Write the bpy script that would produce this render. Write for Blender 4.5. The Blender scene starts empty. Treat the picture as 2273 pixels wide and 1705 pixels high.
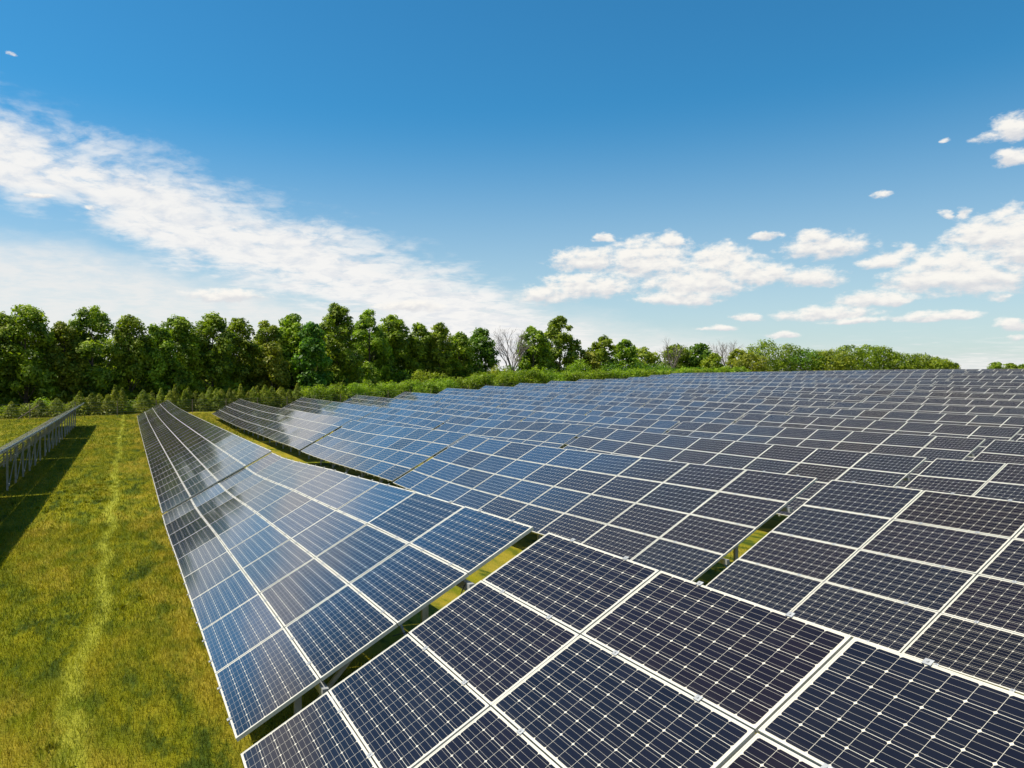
import bpy, math, random
import numpy as np
from mathutils import Matrix, Vector

S = bpy.context.scene
COL = S.collection
rad = math.radians

# ------------------------------------------------------------------ camera
CAM = Vector((-0.9834, -7.7212, 3.7756))
cam_d = bpy.data.cameras.new('camera')
cam = bpy.data.objects.new('camera', cam_d)
COL.objects.link(cam)
fw = Vector((0.3939024, 0.91896313, -0.01864577))
rt = Vector((0.91912292, -0.39397089, 0.0))
up = rt.cross(fw)
cam.matrix_world = Matrix(((rt.x, up.x, -fw.x, CAM.x), (rt.y, up.y, -fw.y, CAM.y), (rt.z, up.z, -fw.z, CAM.z), (0, 0, 0, 1)))
cam_d.sensor_width = 36.0
cam_d.lens = 1635.476 / 2273 * 36
cam_d.shift_x = 151.446 / 2273
cam_d.clip_start = 0.1
cam_d.clip_end = 6000
S.camera = cam

# ------------------------------------------------------------------ sun, sky
SUN_TO = Vector((-0.50, 0.24, 1.0)).normalized()
SUN_EL = math.asin(SUN_TO.z)
SUN_AZ = math.atan2(SUN_TO.x, SUN_TO.y)
sun_d = bpy.data.lights.new('sun', 'SUN')
sun_d.energy = 5.0
sun_d.angle = rad(0.53)
sun_d.color = (1.0, 0.91, 0.75)
sun = bpy.data.objects.new('sun', sun_d)
COL.objects.link(sun)
sun.rotation_euler = SUN_TO.to_track_quat('Z', 'Y').to_euler()

S.view_settings.view_transform = 'Standard'
S.view_settings.look = 'None'
S.view_settings.exposure = 0.35
S.view_settings.gamma = 1.0
S.view_settings.use_curve_mapping = False


class NT:
    """small node-tree helper"""
    def __init__(self, nt):
        self.nt = nt

    def n(self, t, **kw):
        nd = self.nt.nodes.new(t)
        for k, v in kw.items():
            setattr(nd, k, v)
        return nd

    def put(self, sock, v):
        if isinstance(v, bpy.types.NodeSocket):
            self.nt.links.new(v, sock)
        elif v is not None:
            if sock.type == 'RGBA' and isinstance(v, (tuple, list)) and len(v) == 3:
                v = (*v, 1)
            sock.default_value = v

    def m(self, op, a, b=None, c=None, clamp=False):
        nd = self.n('ShaderNodeMath', operation=op, use_clamp=clamp)
        for i, v in enumerate((a, b, c)):
            if v is not None:
                self.put(nd.inputs[i], v)
        return nd.outputs[0]

    def vm(self, op, a, b=None, s=None):
        nd = self.n('ShaderNodeVectorMath', operation=op)
        self.put(nd.inputs[0], a)
        if b is not None:
            self.put(nd.inputs[1], b)
        if s is not None:
            self.put(nd.inputs['Scale'], s)
        return nd.outputs[0] if op not in ('DOT_PRODUCT', 'LENGTH', 'DISTANCE') else nd.outputs['Value']

    def sep(self, v):
        nd = self.n('ShaderNodeSeparateXYZ')
        self.put(nd.inputs[0], v)
        return nd.outputs

    def comb(self, x, y, z):
        nd = self.n('ShaderNodeCombineXYZ')
        for i, v in enumerate((x, y, z)):
            self.put(nd.inputs[i], v)
        return nd.outputs[0]

    def noise(self, vec, scale, detail=4, rough=0.55, dist=0.0, out=0):
        nd = self.n('ShaderNodeTexNoise')
        self.put(nd.inputs['Vector'], vec)
        nd.inputs['Scale'].default_value = scale
        nd.inputs['Detail'].default_value = detail
        nd.inputs['Roughness'].default_value = rough
        nd.inputs['Distortion'].default_value = dist
        return nd.outputs[out]

    def mr(self, v, a, b, c=0.0, d=1.0, smooth=True):
        nd = self.n('ShaderNodeMapRange', interpolation_type='SMOOTHSTEP' if smooth else 'LINEAR', clamp=True)
        for s, x in zip(nd.inputs[:5], (v, a, b, c, d)):
            self.put(s, x)
        return nd.outputs[0]

    def mix(self, f, a, b, mode='MIX'):
        nd = self.n('ShaderNodeMix', data_type='RGBA', blend_type=mode)
        self.put(nd.inputs[0], f)
        self.put(nd.inputs[6], a)
        self.put(nd.inputs[7], b)
        return nd.outputs[2]

    def ramp(self, v, pts):
        """piecewise-linear scalar function"""
        nd = self.n('ShaderNodeFloatCurve')
        c = nd.mapping.curves[0]
        x0, x1 = pts[0][0], pts[-1][0]
        y0 = min(p[1] for p in pts)
        y1 = max(p[1] for p in pts)
        q = [((x - x0) / (x1 - x0), (y - y0) / (y1 - y0)) for x, y in pts]
        c.points[0].location = q[0]
        c.points[1].location = q[-1]
        for p in q[1:-1]:
            c.points.new(*p)
        nd.mapping.update()
        t = self.mr(v, x0, x1, 0, 1, False)
        self.put(nd.inputs['Value'], t)
        return self.m('MULTIPLY_ADD', nd.outputs[0], y1 - y0, y0)


def make_world():
    w = bpy.data.worlds.new('World')
    S.world = w
    w.use_nodes = True
    nt = w.node_tree
    nt.nodes.clear()
    g = NT(nt)
    out = g.n('ShaderNodeOutputWorld')
    bg = g.n('ShaderNodeBackground')
    nt.links.new(bg.outputs[0], out.inputs[0])
    sky = g.n('ShaderNodeTexSky', sky_type='NISHITA')
    sky.sun_disc = False
    sky.sun_elevation = SUN_EL
    sky.sun_rotation = SUN_AZ
    sky.air_density = 1.0
    sky.dust_density = 0.3
    sky.ozone_density = 2.0
    tc = g.n('ShaderNodeTexCoord')
    d = g.vm('NORMALIZE', tc.outputs['Generated'])
    x, y, z = g.sep(d)
    az = g.m('MULTIPLY', g.m('ARCTAN2', x, y), 57.29578)
    el = g.m('MULTIPLY', g.m('ARCSINE', z), 57.29578)
    # sky colour graded towards the deep cyan-blue of the day
    hs = g.n('ShaderNodeHueSaturation')
    hs.inputs['Hue'].default_value = 0.492
    hs.inputs['Saturation'].default_value = 1.12
    hs.inputs['Value'].default_value = 1.0
    nt.links.new(sky.outputs[0], hs.inputs['Color'])
    grade = g.mix(g.mr(el, 2.0, 20.0), (0.86, 0.98, 1.05), (0.40, 1.12, 1.36))
    tint = g.mix(1.0, hs.outputs[0], grade, 'MULTIPLY')
    low = g.mr(el, 0.0, 20.0, 1.0, 0.0)
    skyc = g.mix(g.m('MULTIPLY', low, 0.42), tint, (7.6, 9.5, 10.4))

    # planar cloud-deck coordinates (perspective towards the horizon)
    zz = g.m('ADD', g.m('MAXIMUM', z, 0.0), 0.06)
    q = g.vm('DIVIDE', g.comb(x, y, 0.0), g.comb(zz, zz, 1.0))
    # ---- long band of thin broken cloud
    qd = g.vm('ADD', q, g.vm('SCALE', g.vm('SUBTRACT', g.noise(q, 1.1, 3, 0.5, 0, 1), (0.5, 0.5, 0.5)), s=0.5))
    nb = g.noise(qd, 2.6, 8, 0.60)
    nf = g.noise(qd, 7.0, 6, 0.62)
    wob = g.m('MULTIPLY', g.m('SUBTRACT', g.noise(q, 1.5, 4, 0.6), 0.5), 5.0)
    elw = g.m('ADD', el, wob)
    upc = g.ramp(az, [(-90, 52), (-60, 46), (-30, 36), (-11, 20.5), (-7.7, 18.0), (2, 15.4), (11.3, 12.6), (17, 10.9), (23.7, 8.8), (29, 6.2), (34, 3.2), (45, 1.5)])
    loc = g.ramp(az, [(-90, 40), (-60, 36), (-30, 26), (-12, 15), (-7.7, 11.4), (-3, 10.6), (2, 8.4), (11.3, 5.6), (17, 4.0), (23.7, 1.5), (29, -1), (34, -3), (45, -5)])
    up_m = g.mr(g.m('SUBTRACT', upc, elw), -2.4, 3.4)
    lo_m = g.mr(g.m('SUBTRACT', elw, loc), -1.8, 1.6)
    band = g.m('MULTIPLY', up_m, lo_m)
    rip = g.noise(g.vm('ADD', g.comb(g.m('MULTIPLY', az, 0.55), g.m('MULTIPLY', el, 1.25), 0.0), g.vm('SCALE', g.noise(q, 2.0, 3, 0.5, 0, 1), s=2.0)), 1.0, 6, 0.62)
    bn = g.m('ADD', g.m('MULTIPLY', nb, 0.42), g.m('ADD', g.m('MULTIPLY', nf, 0.18), g.m('MULTIPLY', rip, 0.40)))
    band_d = g.m('MULTIPLY', band, g.mr(g.m('ADD', bn, g.m('MULTIPLY', band, 0.30)), 0.56, 0.80, 0.0, 0.97))
    # ---- low veil near the horizon at the left
    vt = g.ramp(az, [(-90, 9), (-40, 8.0), (-7.7, 9.2), (0, 8.2), (8, 6.6), (16, 5.6), (24, 6.0), (32, 4.6), (44, 2.4), (58, 1.0), (70, 2)])
    nv = g.noise(g.comb(az, g.m('MULTIPLY', el, 3.0), 0.0), 0.16, 5, 0.6)
    veil = g.mr(g.m('SUBTRACT', g.m('ADD', vt, g.m('MULTIPLY', g.m('SUBTRACT', nv, 0.5), 3.4)), el), -1.0, 2.2, 0.0, 0.86)
    veil = g.m('MULTIPLY', veil, g.mr(g.m('ADD', g.m('MULTIPLY', rip, 0.6), g.m('MULTIPLY', nf, 0.4)), 0.36, 0.60, 0.72, 1.0))
    # ---- cumulus at the right: individual puffs (az, el, half width, half height)
    puffs = [(34.1, 8.16, 2.39, 0.84), (38.4, 8.02, 3.15, 1.41), (40.2, 9.5, 0.91, 0.64), (43.8, 7.78, 1.84, 1.09), (46.0, 6.82, 2.35, 0.85), (49.6, 6.35, 1.78, 0.66), (41.9, 6.28, 3.57, 1.11), (41.0, 5.22, 2.52, 0.53), (35.5, 9.9, 0.83, 0.32), (34.3, 6.29, 3.28, 0.79), (31.2, 5.73, 2.14, 0.67), (46.7, 9.36, 0.84, 0.25), (50.5, 8.43, 2.18, 0.81), (49.7, 9.14, 1.12, 0.54), (54.2, 7.19, 1.25, 0.53), (55.3, 7.83, 0.76, 0.41), (60.7, 14.47, 1.16, 0.65), (59.3, 14.14, 0.61, 0.42), (60.7, 12.72, 0.82, 0.47), (57.3, 14.39, 0.38, 0.17), (53.7, 11.51, 0.6, 0.28), (57.3, 9.76, 0.34, 0.3), (58.4, 9.8, 0.54, 0.35), (59.2, 8.23, 1.61, 0.99), (60.8, 8.55, 1.16, 1.2), (61.4, 7.28, 1.7, 1.68), (57.5, 6.5, 2.28, 1.07), (55.8, 5.72, 1.85, 0.73), (59.0, 5.51, 2.59, 0.9), (53.5, 4.65, 2.06, 0.54), (50.6, 3.87, 2.88, 0.41), (56.7, 3.43, 2.54, 0.29), (52.3, 3.29, 1.53, 0.22), (45.6, 3.77, 0.93, 0.26), (43.8, 3.09, 1.14, 0.2), (48.0, 2.51, 0.87, 0.23), (60.2, 4.43, 0.63, 0.35), (61.1, 2.04, 0.66, 0.25), (60.8, 2.79, 0.86, 0.3), (44.5, 9.14, 0.27, 0.11), (6.8, 5.49, 2.62, 0.42), (20.4, 4.88, 2.5, 0.43), (-6.8, 20.23, 0.33, 0.16), (-5.6, 11.63, 0.97, 0.16), (-2.3, 11.17, 0.41, 0.22), (70, 7, 6, 2.4), (82, 11, 8, 3), (95, 8, 9, 3), (-120, 14, 14, 4), (-150, 10, 16, 4), (120, 12, 12, 4), (150, 9, 14, 3), (178, 14, 12, 4)]
    pn1 = g.comb(az, g.m('MULTIPLY', el, 1.9), 0.0)
    ns = g.n('ShaderNodeTexNoise')
    ns.inputs['Scale'].default_value = 0.42
    ns.inputs['Detail'].default_value = 9
    ns.inputs['Roughness'].default_value = 0.58
    g.put(ns.inputs['Vector'], pn1)
    cr, cg, _ = g.sep(g.vm('SUBTRACT', ns.outputs['Color'], (0.5, 0.5, 0.5)))
    azd = g.m('ADD', az, g.m('MULTIPLY', cr, 2.4))
    eld = g.m('ADD', el, g.m('MULTIPLY', cg, 1.0))
    acc = None
    und = wsum = None
    for (a, e, rx, ry) in puffs:
        dx = g.m('DIVIDE', g.m('SUBTRACT', azd, a), rx * 1.34)
        dy = g.m('DIVIDE', g.m('SUBTRACT', eld, e), ry * 1.52)
        # flatter underside: below the centre the fall-off is steeper
        dy = g.m('MULTIPLY', dy, g.m('ADD', 1.0, g.m('MULTIPLY', g.m('LESS_THAN', dy, 0.0), 0.35)))
        v = g.m('SUBTRACT', 1.0 if rx > 0.8 else 0.72, g.m('ADD', g.m('MULTIPLY', dx, dx), g.m('MULTIPLY', dy, dy)))
        wv = g.m('POWER', g.m('MAXIMUM', g.m('ADD', v, 0.6), 0.0), 3.0)
        wd = g.m('MULTIPLY', wv, dy)
        und = wd if und is None else g.m('ADD', und, wd)
        wsum = wv if wsum is None else g.m('ADD', wsum, wv)
        acc = v if acc is None else g.m('SMOOTH_MAX', acc, v, 0.25)
    pn = g.noise(pn1, 0.85, 8, 0.62)
    cd0 = g.m('ADD', acc, g.m('MULTIPLY', g.m('SUBTRACT', pn, 0.52), 2.5))
    cum = g.mr(cd0, -0.15, 0.85, 0.0, 0.97)
    # shading: bright crowns, faintly grey undersides and hollows
    pn_lo = g.noise(g.vm('ADD', pn1, (-0.25, 0.9, 0.0)), 0.85, 4, 0.5)
    relief = g.m('SUBTRACT', pn, pn_lo)
    und = g.m('DIVIDE', und, g.m('MAXIMUM', wsum, 0.01))
    lum = g.mr(g.m('ADD', g.m('MULTIPLY', relief, 2.2), und), -0.85, 0.55, 0.80, 1.0)
    ccol = g.mix(g.mr(lum, 0.80, 1.0, 0, 1, False), (7.4, 7.5, 7.8), (10.2, 9.9, 9.3))
    bl = g.mr(rip, 0.36, 0.60)
    bcol = g.mix(bl, (8.3, 8.5, 8.8), (9.7, 9.6, 9.4))
    c = g.mix(veil, skyc, (9.1, 9.0, 8.8))
    c = g.mix(band_d, c, bcol)
    c = g.mix(cum, c, ccol)
    nt.links.new(c, bg.inputs['Color'])
    bg.inputs['Strength'].default_value = 0.075


make_world()

# ------------------------------------------------------------------ helpers
def tag(o, label=None, cat=None, group=None, kind=None):
    if label: o['label'] = label
    if cat: o['category'] = cat
    if group: o['group'] = group
    if kind: o['kind'] = kind
    return o


def link(name, data, parent=None):
    o = bpy.data.objects.new(name, data)
    COL.objects.link(o)
    if parent is not None:
        o.parent = parent
    return o


class MB:
    """collects faces, then becomes one mesh"""
    def __init__(self):
        self.v, self.f, self.mi = [], [], []

    def quad(self, pts, m=0):
        b = len(self.v)
        self.v += [tuple(p) for p in pts]
        self.f.append(tuple(range(b, b + len(pts))))
        self.mi.append(m)

    def box(self, x0, x1, y0, y1, z0, z1, m=0):
        b = len(self.v)
        self.v += [(x, y, z) for z in (z0, z1) for y in (y0, y1) for x in (x0, x1)]
        for f in ((0, 2, 3, 1), (4, 5, 7, 6), (0, 1, 5, 4), (2, 6, 7, 3), (0, 4, 6, 2), (1, 3, 7, 5)):
            self.f.append(tuple(b + i for i in f))
            self.mi.append(m)

    def bar(self, a, b_, w, h, m=0):
        """rectangular bar from a to b"""
        a, b_ = Vector(a), Vector(b_)
        d = (b_ - a).normalized()
        s = d.cross(Vector((0, 0, 1)))
        if s.length < 1e-3: s = Vector((1, 0, 0))
        s.normalize()
        u = s.cross(d)
        o = len(self.v)
        for p in (a, b_):
            for i, j in ((-1, -1), (1, -1), (1, 1), (-1, 1)):
                self.v.append(tuple(p + s * (i * w / 2) + u * (j * h / 2)))
        for f in ((0, 1, 2, 3), (7, 6, 5, 4), (0, 4, 5, 1), (1, 5, 6, 2), (2, 6, 7, 3), (3, 7, 4, 0)):
            self.f.append(tuple(o + i for i in f))
            self.mi.append(m)

    def tube(self, pts, rs, n=6, m=0):
        o = len(self.v)
        for i, p in enumerate(pts):
            p = Vector(p)
            d = (Vector(pts[min(i + 1, len(pts) - 1)]) - Vector(pts[max(i - 1, 0)])).normalized()
            s = d.cross(Vector((0.3, 1, 0.1))).normalized()
            u = s.cross(d)
            for k in range(n):
                a = 2 * math.pi * k / n
                self.v.append(tuple(p + (s * math.cos(a) + u * math.sin(a)) * rs[i]))
        for i in range(len(pts) - 1):
            for k in range(n):
                self.f.append((o + i * n + k, o + i * n + (k + 1) % n, o + (i + 1) * n + (k + 1) % n, o + (i + 1) * n + k))
                self.mi.append(m)
        self.f.append(tuple(o + (len(pts) - 1) * n + k for k in range(n)))
        self.mi.append(m)

    def mesh(self, name, mats):
        me = bpy.data.meshes.new(name)
        me.from_pydata(self.v, [], self.f)
        for mm in mats: me.materials.append(mm)
        if len(mats) > 1: me.polygons.foreach_set('material_index', self.mi)
        me.update()
        return me


def quads_mesh(name, V, mat):
    """V: (n,4,3) numpy array of quads"""
    n = V.shape[0]
    me = bpy.data.meshes.new(name)
    me.vertices.add(n * 4)
    me.vertices.foreach_set('co', V.reshape(-1).astype(np.float32))
    me.loops.add(n * 4)
    me.loops.foreach_set('vertex_index', np.arange(n * 4, dtype=np.int32))
    me.polygons.add(n)
    me.polygons.foreach_set('loop_start', np.arange(0, n * 4, 4, dtype=np.int32))
    me.polygons.foreach_set('loop_total', np.full(n, 4, dtype=np.int32))
    me.materials.append(mat)
    me.update(calc_edges=True)
    return me


def new_mat(name):
    m = bpy.data.materials.new(name)
    m.use_nodes = True
    m.node_tree.nodes.clear()
    g = NT(m.node_tree)
    out = g.n('ShaderNodeOutputMaterial')
    return m, g, out


def pbsdf(g, out, **kw):
    b = g.n('ShaderNodeBsdfPrincipled')
    for k, v in kw.items():
        g.put(b.inputs[k.replace('_', ' ')], v)
    if out is not None:
        g.nt.links.new(b.outputs[0], out.inputs[0])
    return b


def bump(g, h, s=0.3, d=0.02):
    b = g.n('ShaderNodeBump')
    b.inputs['Strength'].default_value = s
    b.inputs['Distance'].default_value = d
    g.put(b.inputs['Height'], h)
    return b.outputs[0]


# ------------------------------------------------------------------ materials
ML, MW = 1.956, 0.992          # module length along the row, width up the slope
PU, PV = 1.976, 1.004          # pitches


def mat_cells():
    m, g, out = new_mat('solar_cells')
    tc = g.n('ShaderNodeTexCoord')
    x, y, z = g.sep(tc.outputs['Object'])      # x up the slope, y along the row, both centred
    P = 0.1585
    def cell(c, n):
        s = g.m('ADD', g.m('DIVIDE', c, P), n / 2)
        idx = g.m('FLOOR', s)
        return g.m('MULTIPLY', g.m('SUBTRACT', g.m('SUBTRACT', s, idx), 0.5), P), idx
    a, ia = cell(y, 12)
    b, ib = cell(x, 6)
    aa, ab = g.m('ABSOLUTE', a), g.m('ABSOLUTE', b)
    inside = g.m('MULTIPLY', g.m('LESS_THAN', aa, 0.0780), g.m('LESS_THAN', ab, 0.0776))
    r = g.m('SQRT', g.m('ADD', g.m('MULTIPLY', a, a), g.m('MULTIPLY', b, b)))
    inside = g.m('MULTIPLY', inside, g.m('LESS_THAN', r, 0.1022))
    inside = g.m('MULTIPLY', inside, g.m('LESS_THAN', g.m('ABSOLUTE', y), 12 * P / 2))
    inside = g.m('MULTIPLY', inside, g.m('LESS_THAN', g.m('ABSOLUTE', x), 6 * P / 2))
    # three bus bars per cell, running along the row
    bb = g.m('ABSOLUTE', g.m('SUBTRACT', g.m('ABSOLUTE', b), 0.052))
    bus = g.m('MAXIMUM', g.m('LESS_THAN', bb, 0.00115), g.m('LESS_THAN', ab, 0.00115))
    bus = g.m('MULTIPLY', bus, g.m('LESS_THAN', g.m('ABSOLUTE', y), 0.962))
    oi = g.n('ShaderNodeObjectInfo')
    wn = g.n('ShaderNodeTexWhiteNoise', noise_dimensions='4D')
    g.put(wn.inputs['Vector'], g.comb(ia, ib, 0.0))
    g.put(wn.inputs['W'], g.m('MULTIPLY', oi.outputs['Random'], 97.0))
    cv, cv2, _ = g.sep(wn.outputs['Color'])
    pr = oi.outputs['Random']
    sel = g.mr(g.m('FRACT', g.m('MULTIPLY', pr, 7.31)), 0.15, 0.8)
    c1 = g.mix(sel, (0.0120, 0.0085, 0.0125), (0.0090, 0.0095, 0.0165))
    c2 = g.mix(g.m('MULTIPLY', cv, 0.30), c1, (0.0065, 0.0095, 0.0180))
    # interference of the anti-reflective coating: navy blue at slanting view angles, near black face on
    lw = g.n('ShaderNodeLayerWeight')
    lw.inputs['Blend'].default_value = 0.5
    fc = lw.outputs['Facing']
    film = g.m('MULTIPLY', g.mr(fc, 0.57, 0.70), g.mr(fc, 0.80, 0.92, 1.0, 0.0))
    c2 = g.mix(g.m('MULTIPLY', film, g.m('MULTIPLY_ADD', sel, 0.6, 0.4)), c2, (0.015, 0.044, 0.098))
    br = g.m('MULTIPLY_ADD', cv2, 0.16, 0.92)
    c3 = g.vm('SCALE', c2, s=br)
    base = g.mix(inside, (0.60, 0.57, 0.48), c3)
    base = g.mix(g.m('MULTIPLY', bus, 0.65), base, (0.44, 0.41, 0.35))
    # dust: a faint veil, heavier along the lower edge
    dn = g.noise(g.vm('ADD', tc.outputs['Object'], g.comb(g.m('MULTIPLY', pr, 31.0), 0.0, 0.0)), 2.2, 5, 0.6)
    edge = g.mr(x, -0.5, -0.40, 1.0, 0.0)
    dust = g.m('ADD', g.m('MULTIPLY', g.mr(dn, 0.40, 0.75), 0.010), g.m('MULTIPLY', edge, 0.030))
    base = g.mix(dust, base, (0.36, 0.33, 0.27))
    rough = g.m('ADD', 0.055, g.m('MULTIPLY', dn, 0.05))
    bs = pbsdf(g, out, Base_Color=base, Roughness=rough, IOR=1.52)
    bs.inputs['Specular IOR Level'].default_value = 0.5
    # anti-reflective coating tints what the glass mirrors
    dark = g.m('GREATER_THAN', g.m('FRACT', g.m('MULTIPLY', pr, 13.7)), 0.90)
    g.put(bs.inputs['Specular IOR Level'], g.m('MULTIPLY_ADD', dark, -0.30, 0.50))
    st = g.mix(dark, (0.46, 0.40, 0.48), (0.45, 0.40, 0.42))
    g.put(bs.inputs['Specular Tint'], st)
    return m


def simple(name, col, rough=0.5, metal=0.0, nscale=0, namt=0.2):
    m, g, out = new_mat(name)
    c = (*col, 1)
    if nscale:
        tc = g.n('ShaderNodeTexCoord')
        n = g.noise(tc.outputs['Object'], nscale, 5, 0.6)
        c = g.mix(g.mr(n, 0.3, 0.7), tuple(k * (1 - namt) for k in col), tuple(min(1, k * (1 + namt)) for k in col))
    pbsdf(g, out, Base_Color=c, Roughness=rough, Metallic=metal)
    return m


M_CELL = mat_cells()
M_ALU = simple('anodised_aluminium', (0.60, 0.58, 0.51), 0.45, 0.15, 3, 0.08)
M_BACK = simple('white_backsheet', (0.62, 0.62, 0.60), 0.6)
M_GALV = simple('galvanised_steel', (0.40, 0.41, 0.42), 0.5, 0.35, 6, 0.22)
M_BOX = simple('junction_plastic', (0.012, 0.012, 0.014), 0.5)
M_WIRE = simple('fence_wire_steel', (0.30, 0.30, 0.30), 0.5, 0.3)
M_WOOD = simple('weathered_post_wood', (0.17, 0.13, 0.095), 0.9, 0, 5, 0.35)
M_BARK = simple('bark', (0.085, 0.068, 0.052), 0.95, 0, 3, 0.4)
M_DEAD = simple('dead_bark', (0.19, 0.16, 0.145), 0.95, 0, 3, 0.25)


def leaf_mat(name, c_lo, c_hi, trans=0.34):
    m, g, out = new_mat(name)
    geo = g.n('ShaderNodeNewGeometry')
    oi = g.n('ShaderNodeObjectInfo')
    n1 = g.noise(geo.outputs['Position'], 0.45, 3, 0.5)
    rnd = geo.outputs['Random Per Island']
    f = g.m('MULTIPLY', g.m('ADD', g.m('MULTIPLY', g.mr(n1, 0.35, 0.65), 0.6), g.m('MULTIPLY', g.m('POWER', rnd, 1.6), 0.55)), 0.95)
    c = g.mix(f, c_lo, c_hi)
    hs = g.n('ShaderNodeHueSaturation')
    g.put(hs.inputs['Hue'], g.m('MULTIPLY_ADD', oi.outputs['Random'], 0.022, 0.484))
    g.put(hs.inputs['Value'], g.m('MULTIPLY_ADD', oi.outputs['Random'], 0.30, 0.85))
    g.put(hs.inputs['Color'], c)
    bs = pbsdf(g, None, Base_Color=hs.outputs[0], Roughness=0.55)
    bs.inputs['Specular IOR Level'].default_value = 0.35
    tr = g.n('ShaderNodeBsdfTranslucent')
    g.put(tr.inputs['Color'], g.mix(1.0, hs.outputs[0], (1.5, 1.65, 0.6), 'MULTIPLY'))
    mx = g.n('ShaderNodeMixShader')
    mx.inputs[0].default_value = trans
    g.nt.links.new(bs.outputs[0], mx.inputs[1])
    g.nt.links.new(tr.outputs[0], mx.inputs[2])
    g.nt.links.new(mx.outputs[0], out.inputs[0])
    return m


M_LEAF = leaf_mat('maple_leaves', (0.032, 0.085, 0.006), (0.330, 0.430, 0.020), 0.40)
M_LEAFY = leaf_mat('yellow_green_leaves', (0.090, 0.150, 0.010), (0.340, 0.370, 0.022), 0.36)
M_LEAFD = leaf_mat('deep_green_leaves', (0.020, 0.075, 0.008), (0.190, 0.340, 0.020), 0.38)
M_JUN = leaf_mat('juniper_sprays', (0.110, 0.165, 0.014), (0.330, 0.350, 0.034), 0.42)
M_SUM = leaf_mat('bright_shrub_leaves', (0.090, 0.170, 0.010), (0.290, 0.390, 0.022), 0.42)

# ------------------------------------------------------------------ the lie of the land
P_ROW = 9.1825
TH = 0.486727
CT, ST = math.cos(TH), math.sin(TH)
SL = 4 * PV
W_, H_ = SL * CT, SL * ST
TOP = {  # height of each row's upper edge against the distance along the row
    -1: [(-30, 2.1), (0, 1.25), (25.8, .60), (34, .49), (45, .35), (63, .21), (87.6, .08), (115, .08)],
    0: [(-30, 2.4), (-.4, 1.879), (0, 1.868), (9, 1.410), (17.78, .961), (17.93, 1.002), (18.6, .985), (28.4, .785), (39.4, .575), (55.5, .29), (71.9, .08), (91.3, .03), (118, .05)],
    1: [(-30, 2.3), (-16, 1.98), (-.28, 1.58), (3.5, 1.455), (21.43, .948), (21.58, .990), (22.2, .974), (39.62, .475), (39.76, .505), (48.6, .34), (54.4, .25), (61.3, .12), (70.7, -.03), (81, -.08), (94, -.05), (120, 0)],
    2: [(-12, 1.6), (4.7, 1.16), (7.2, 1.06), (25.12, .775), (25.40, .815), (26.0, .80), (43.2, .30), (43.5, .33), (67.3, .07), (79, 0), (97.7, -.09), (120, 0)],
    3: [(-8, 1.35), (9.7, 1.0), (11, .98), (28.9, .56), (47.2, .26), (101, .03), (125, .05)],
    4: [(0, 1.2), (14.8, .88), (32.3, .68), (50.2, .48), (104.5, .28), (130, .25)],
    5: [(0, 1.2), (19.7, .91), (36.1, .79), (107.8, .72), (130, .7)],
    6: [(0, 1.35), (24.7, 1.04), (57.6, .80), (111.8, .99), (140, .9)],
    7: [(0, 1.4), (29.7, 1.2), (43.6, 1.16), (61.4, 1.22), (115, 1.34), (140, 1.2)],
    8: [(0, 1.6), (34.7, 1.46), (47.4, 1.5), (64.9, 1.64), (118, 1.65), (150, 1.5)],
    9: [(0, 1.9), (39.8, 1.79), (51, 1.9), (122, 1.9), (150, 1.7)],
    10: [(0, 2.3), (44.8, 2.32), (54.8, 2.38), (126, 1.9), (150, 1.6)],
    11: [(0, 2.9), (49.8, 3.06), (58.3, 3.08), (129.5, 2.2), (150, 1.8)],
    12: [(0, 3.4), (54.8, 3.68), (62.3, 3.70), (133, 2.65), (160, 2.2)],
    13: [(0, 3.7), (59.8, 3.98), (136.8, 3.04), (160, 2.7)],
}


def pchip(pts):
    x = np.array([p[0] for p in pts], float)
    y = np.array([p[1] for p in pts], float)
    h = np.diff(x)
    d = np.diff(y) / h
    m = np.zeros_like(x)
    for i in range(1, len(x) - 1):
        if d[i - 1] * d[i] > 0:
            w1, w2 = 2 * h[i] + h[i - 1], h[i] + 2 * h[i - 1]
            m[i] = (w1 + w2) / (w1 / d[i - 1] + w2 / d[i])
    m[0], m[-1] = d[0], d[-1]

    def f(q):
        q = np.clip(np.asarray(q, float), x[0], x[-1])
        i = np.clip(np.searchsorted(x, q) - 1, 0, len(h) - 1)
        t = (q - x[i]) / h[i]
        return ((2 * t**3 - 3 * t**2 + 1) * y[i] + (t**3 - 2 * t**2 + t) * h[i] * m[i]
                + (-2 * t**3 + 3 * t**2) * y[i + 1] + (t**3 - t**2) * h[i] * m[i + 1])
    return f


FT = {k: pchip(v) for k, v in TOP.items()}
CLEAR = 0.80
_ks = list(range(-1, 14))


def ground(x, y):
    x, y = np.asarray(x, float), np.asarray(y, float)
    k = np.clip((x - 1.8) / P_ROW, -1, 13)
    tab = np.stack([FT[i](y + 0 * x) for i in _ks])
    i0 = np.clip(np.floor(k).astype(int), -1, 12)
    fr = k - i0
    fr = fr * fr * (3 - 2 * fr) * 0.5 + fr * 0.5
    a = np.take_along_axis(tab, (i0 + 1)[None, ...], 0)[0]
    b = np.take_along_axis(tab, (i0 + 2)[None, ...], 0)[0]
    g = a * (1 - fr) + b * fr - H_ - CLEAR
    far = np.clip((x - 135) / 120, 0, 1)
    return g - far * 1.2


def G(x, y):
    return float(ground(np.array([x]), np.array([y]))[0])


def axis(near0, near1, step, far0, far1):
    a = list(np.arange(near0, near1 + 1e-6, step))
    s, v = step, near1
    while v < far1:
        s *= 1.35
        v += s
        a.append(v)
    s, v = step, near0
    b = []
    while v > far0:
        s *= 1.35
        v -= s
        b.append(v)
    return np.array(b[::-1] + a)


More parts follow.
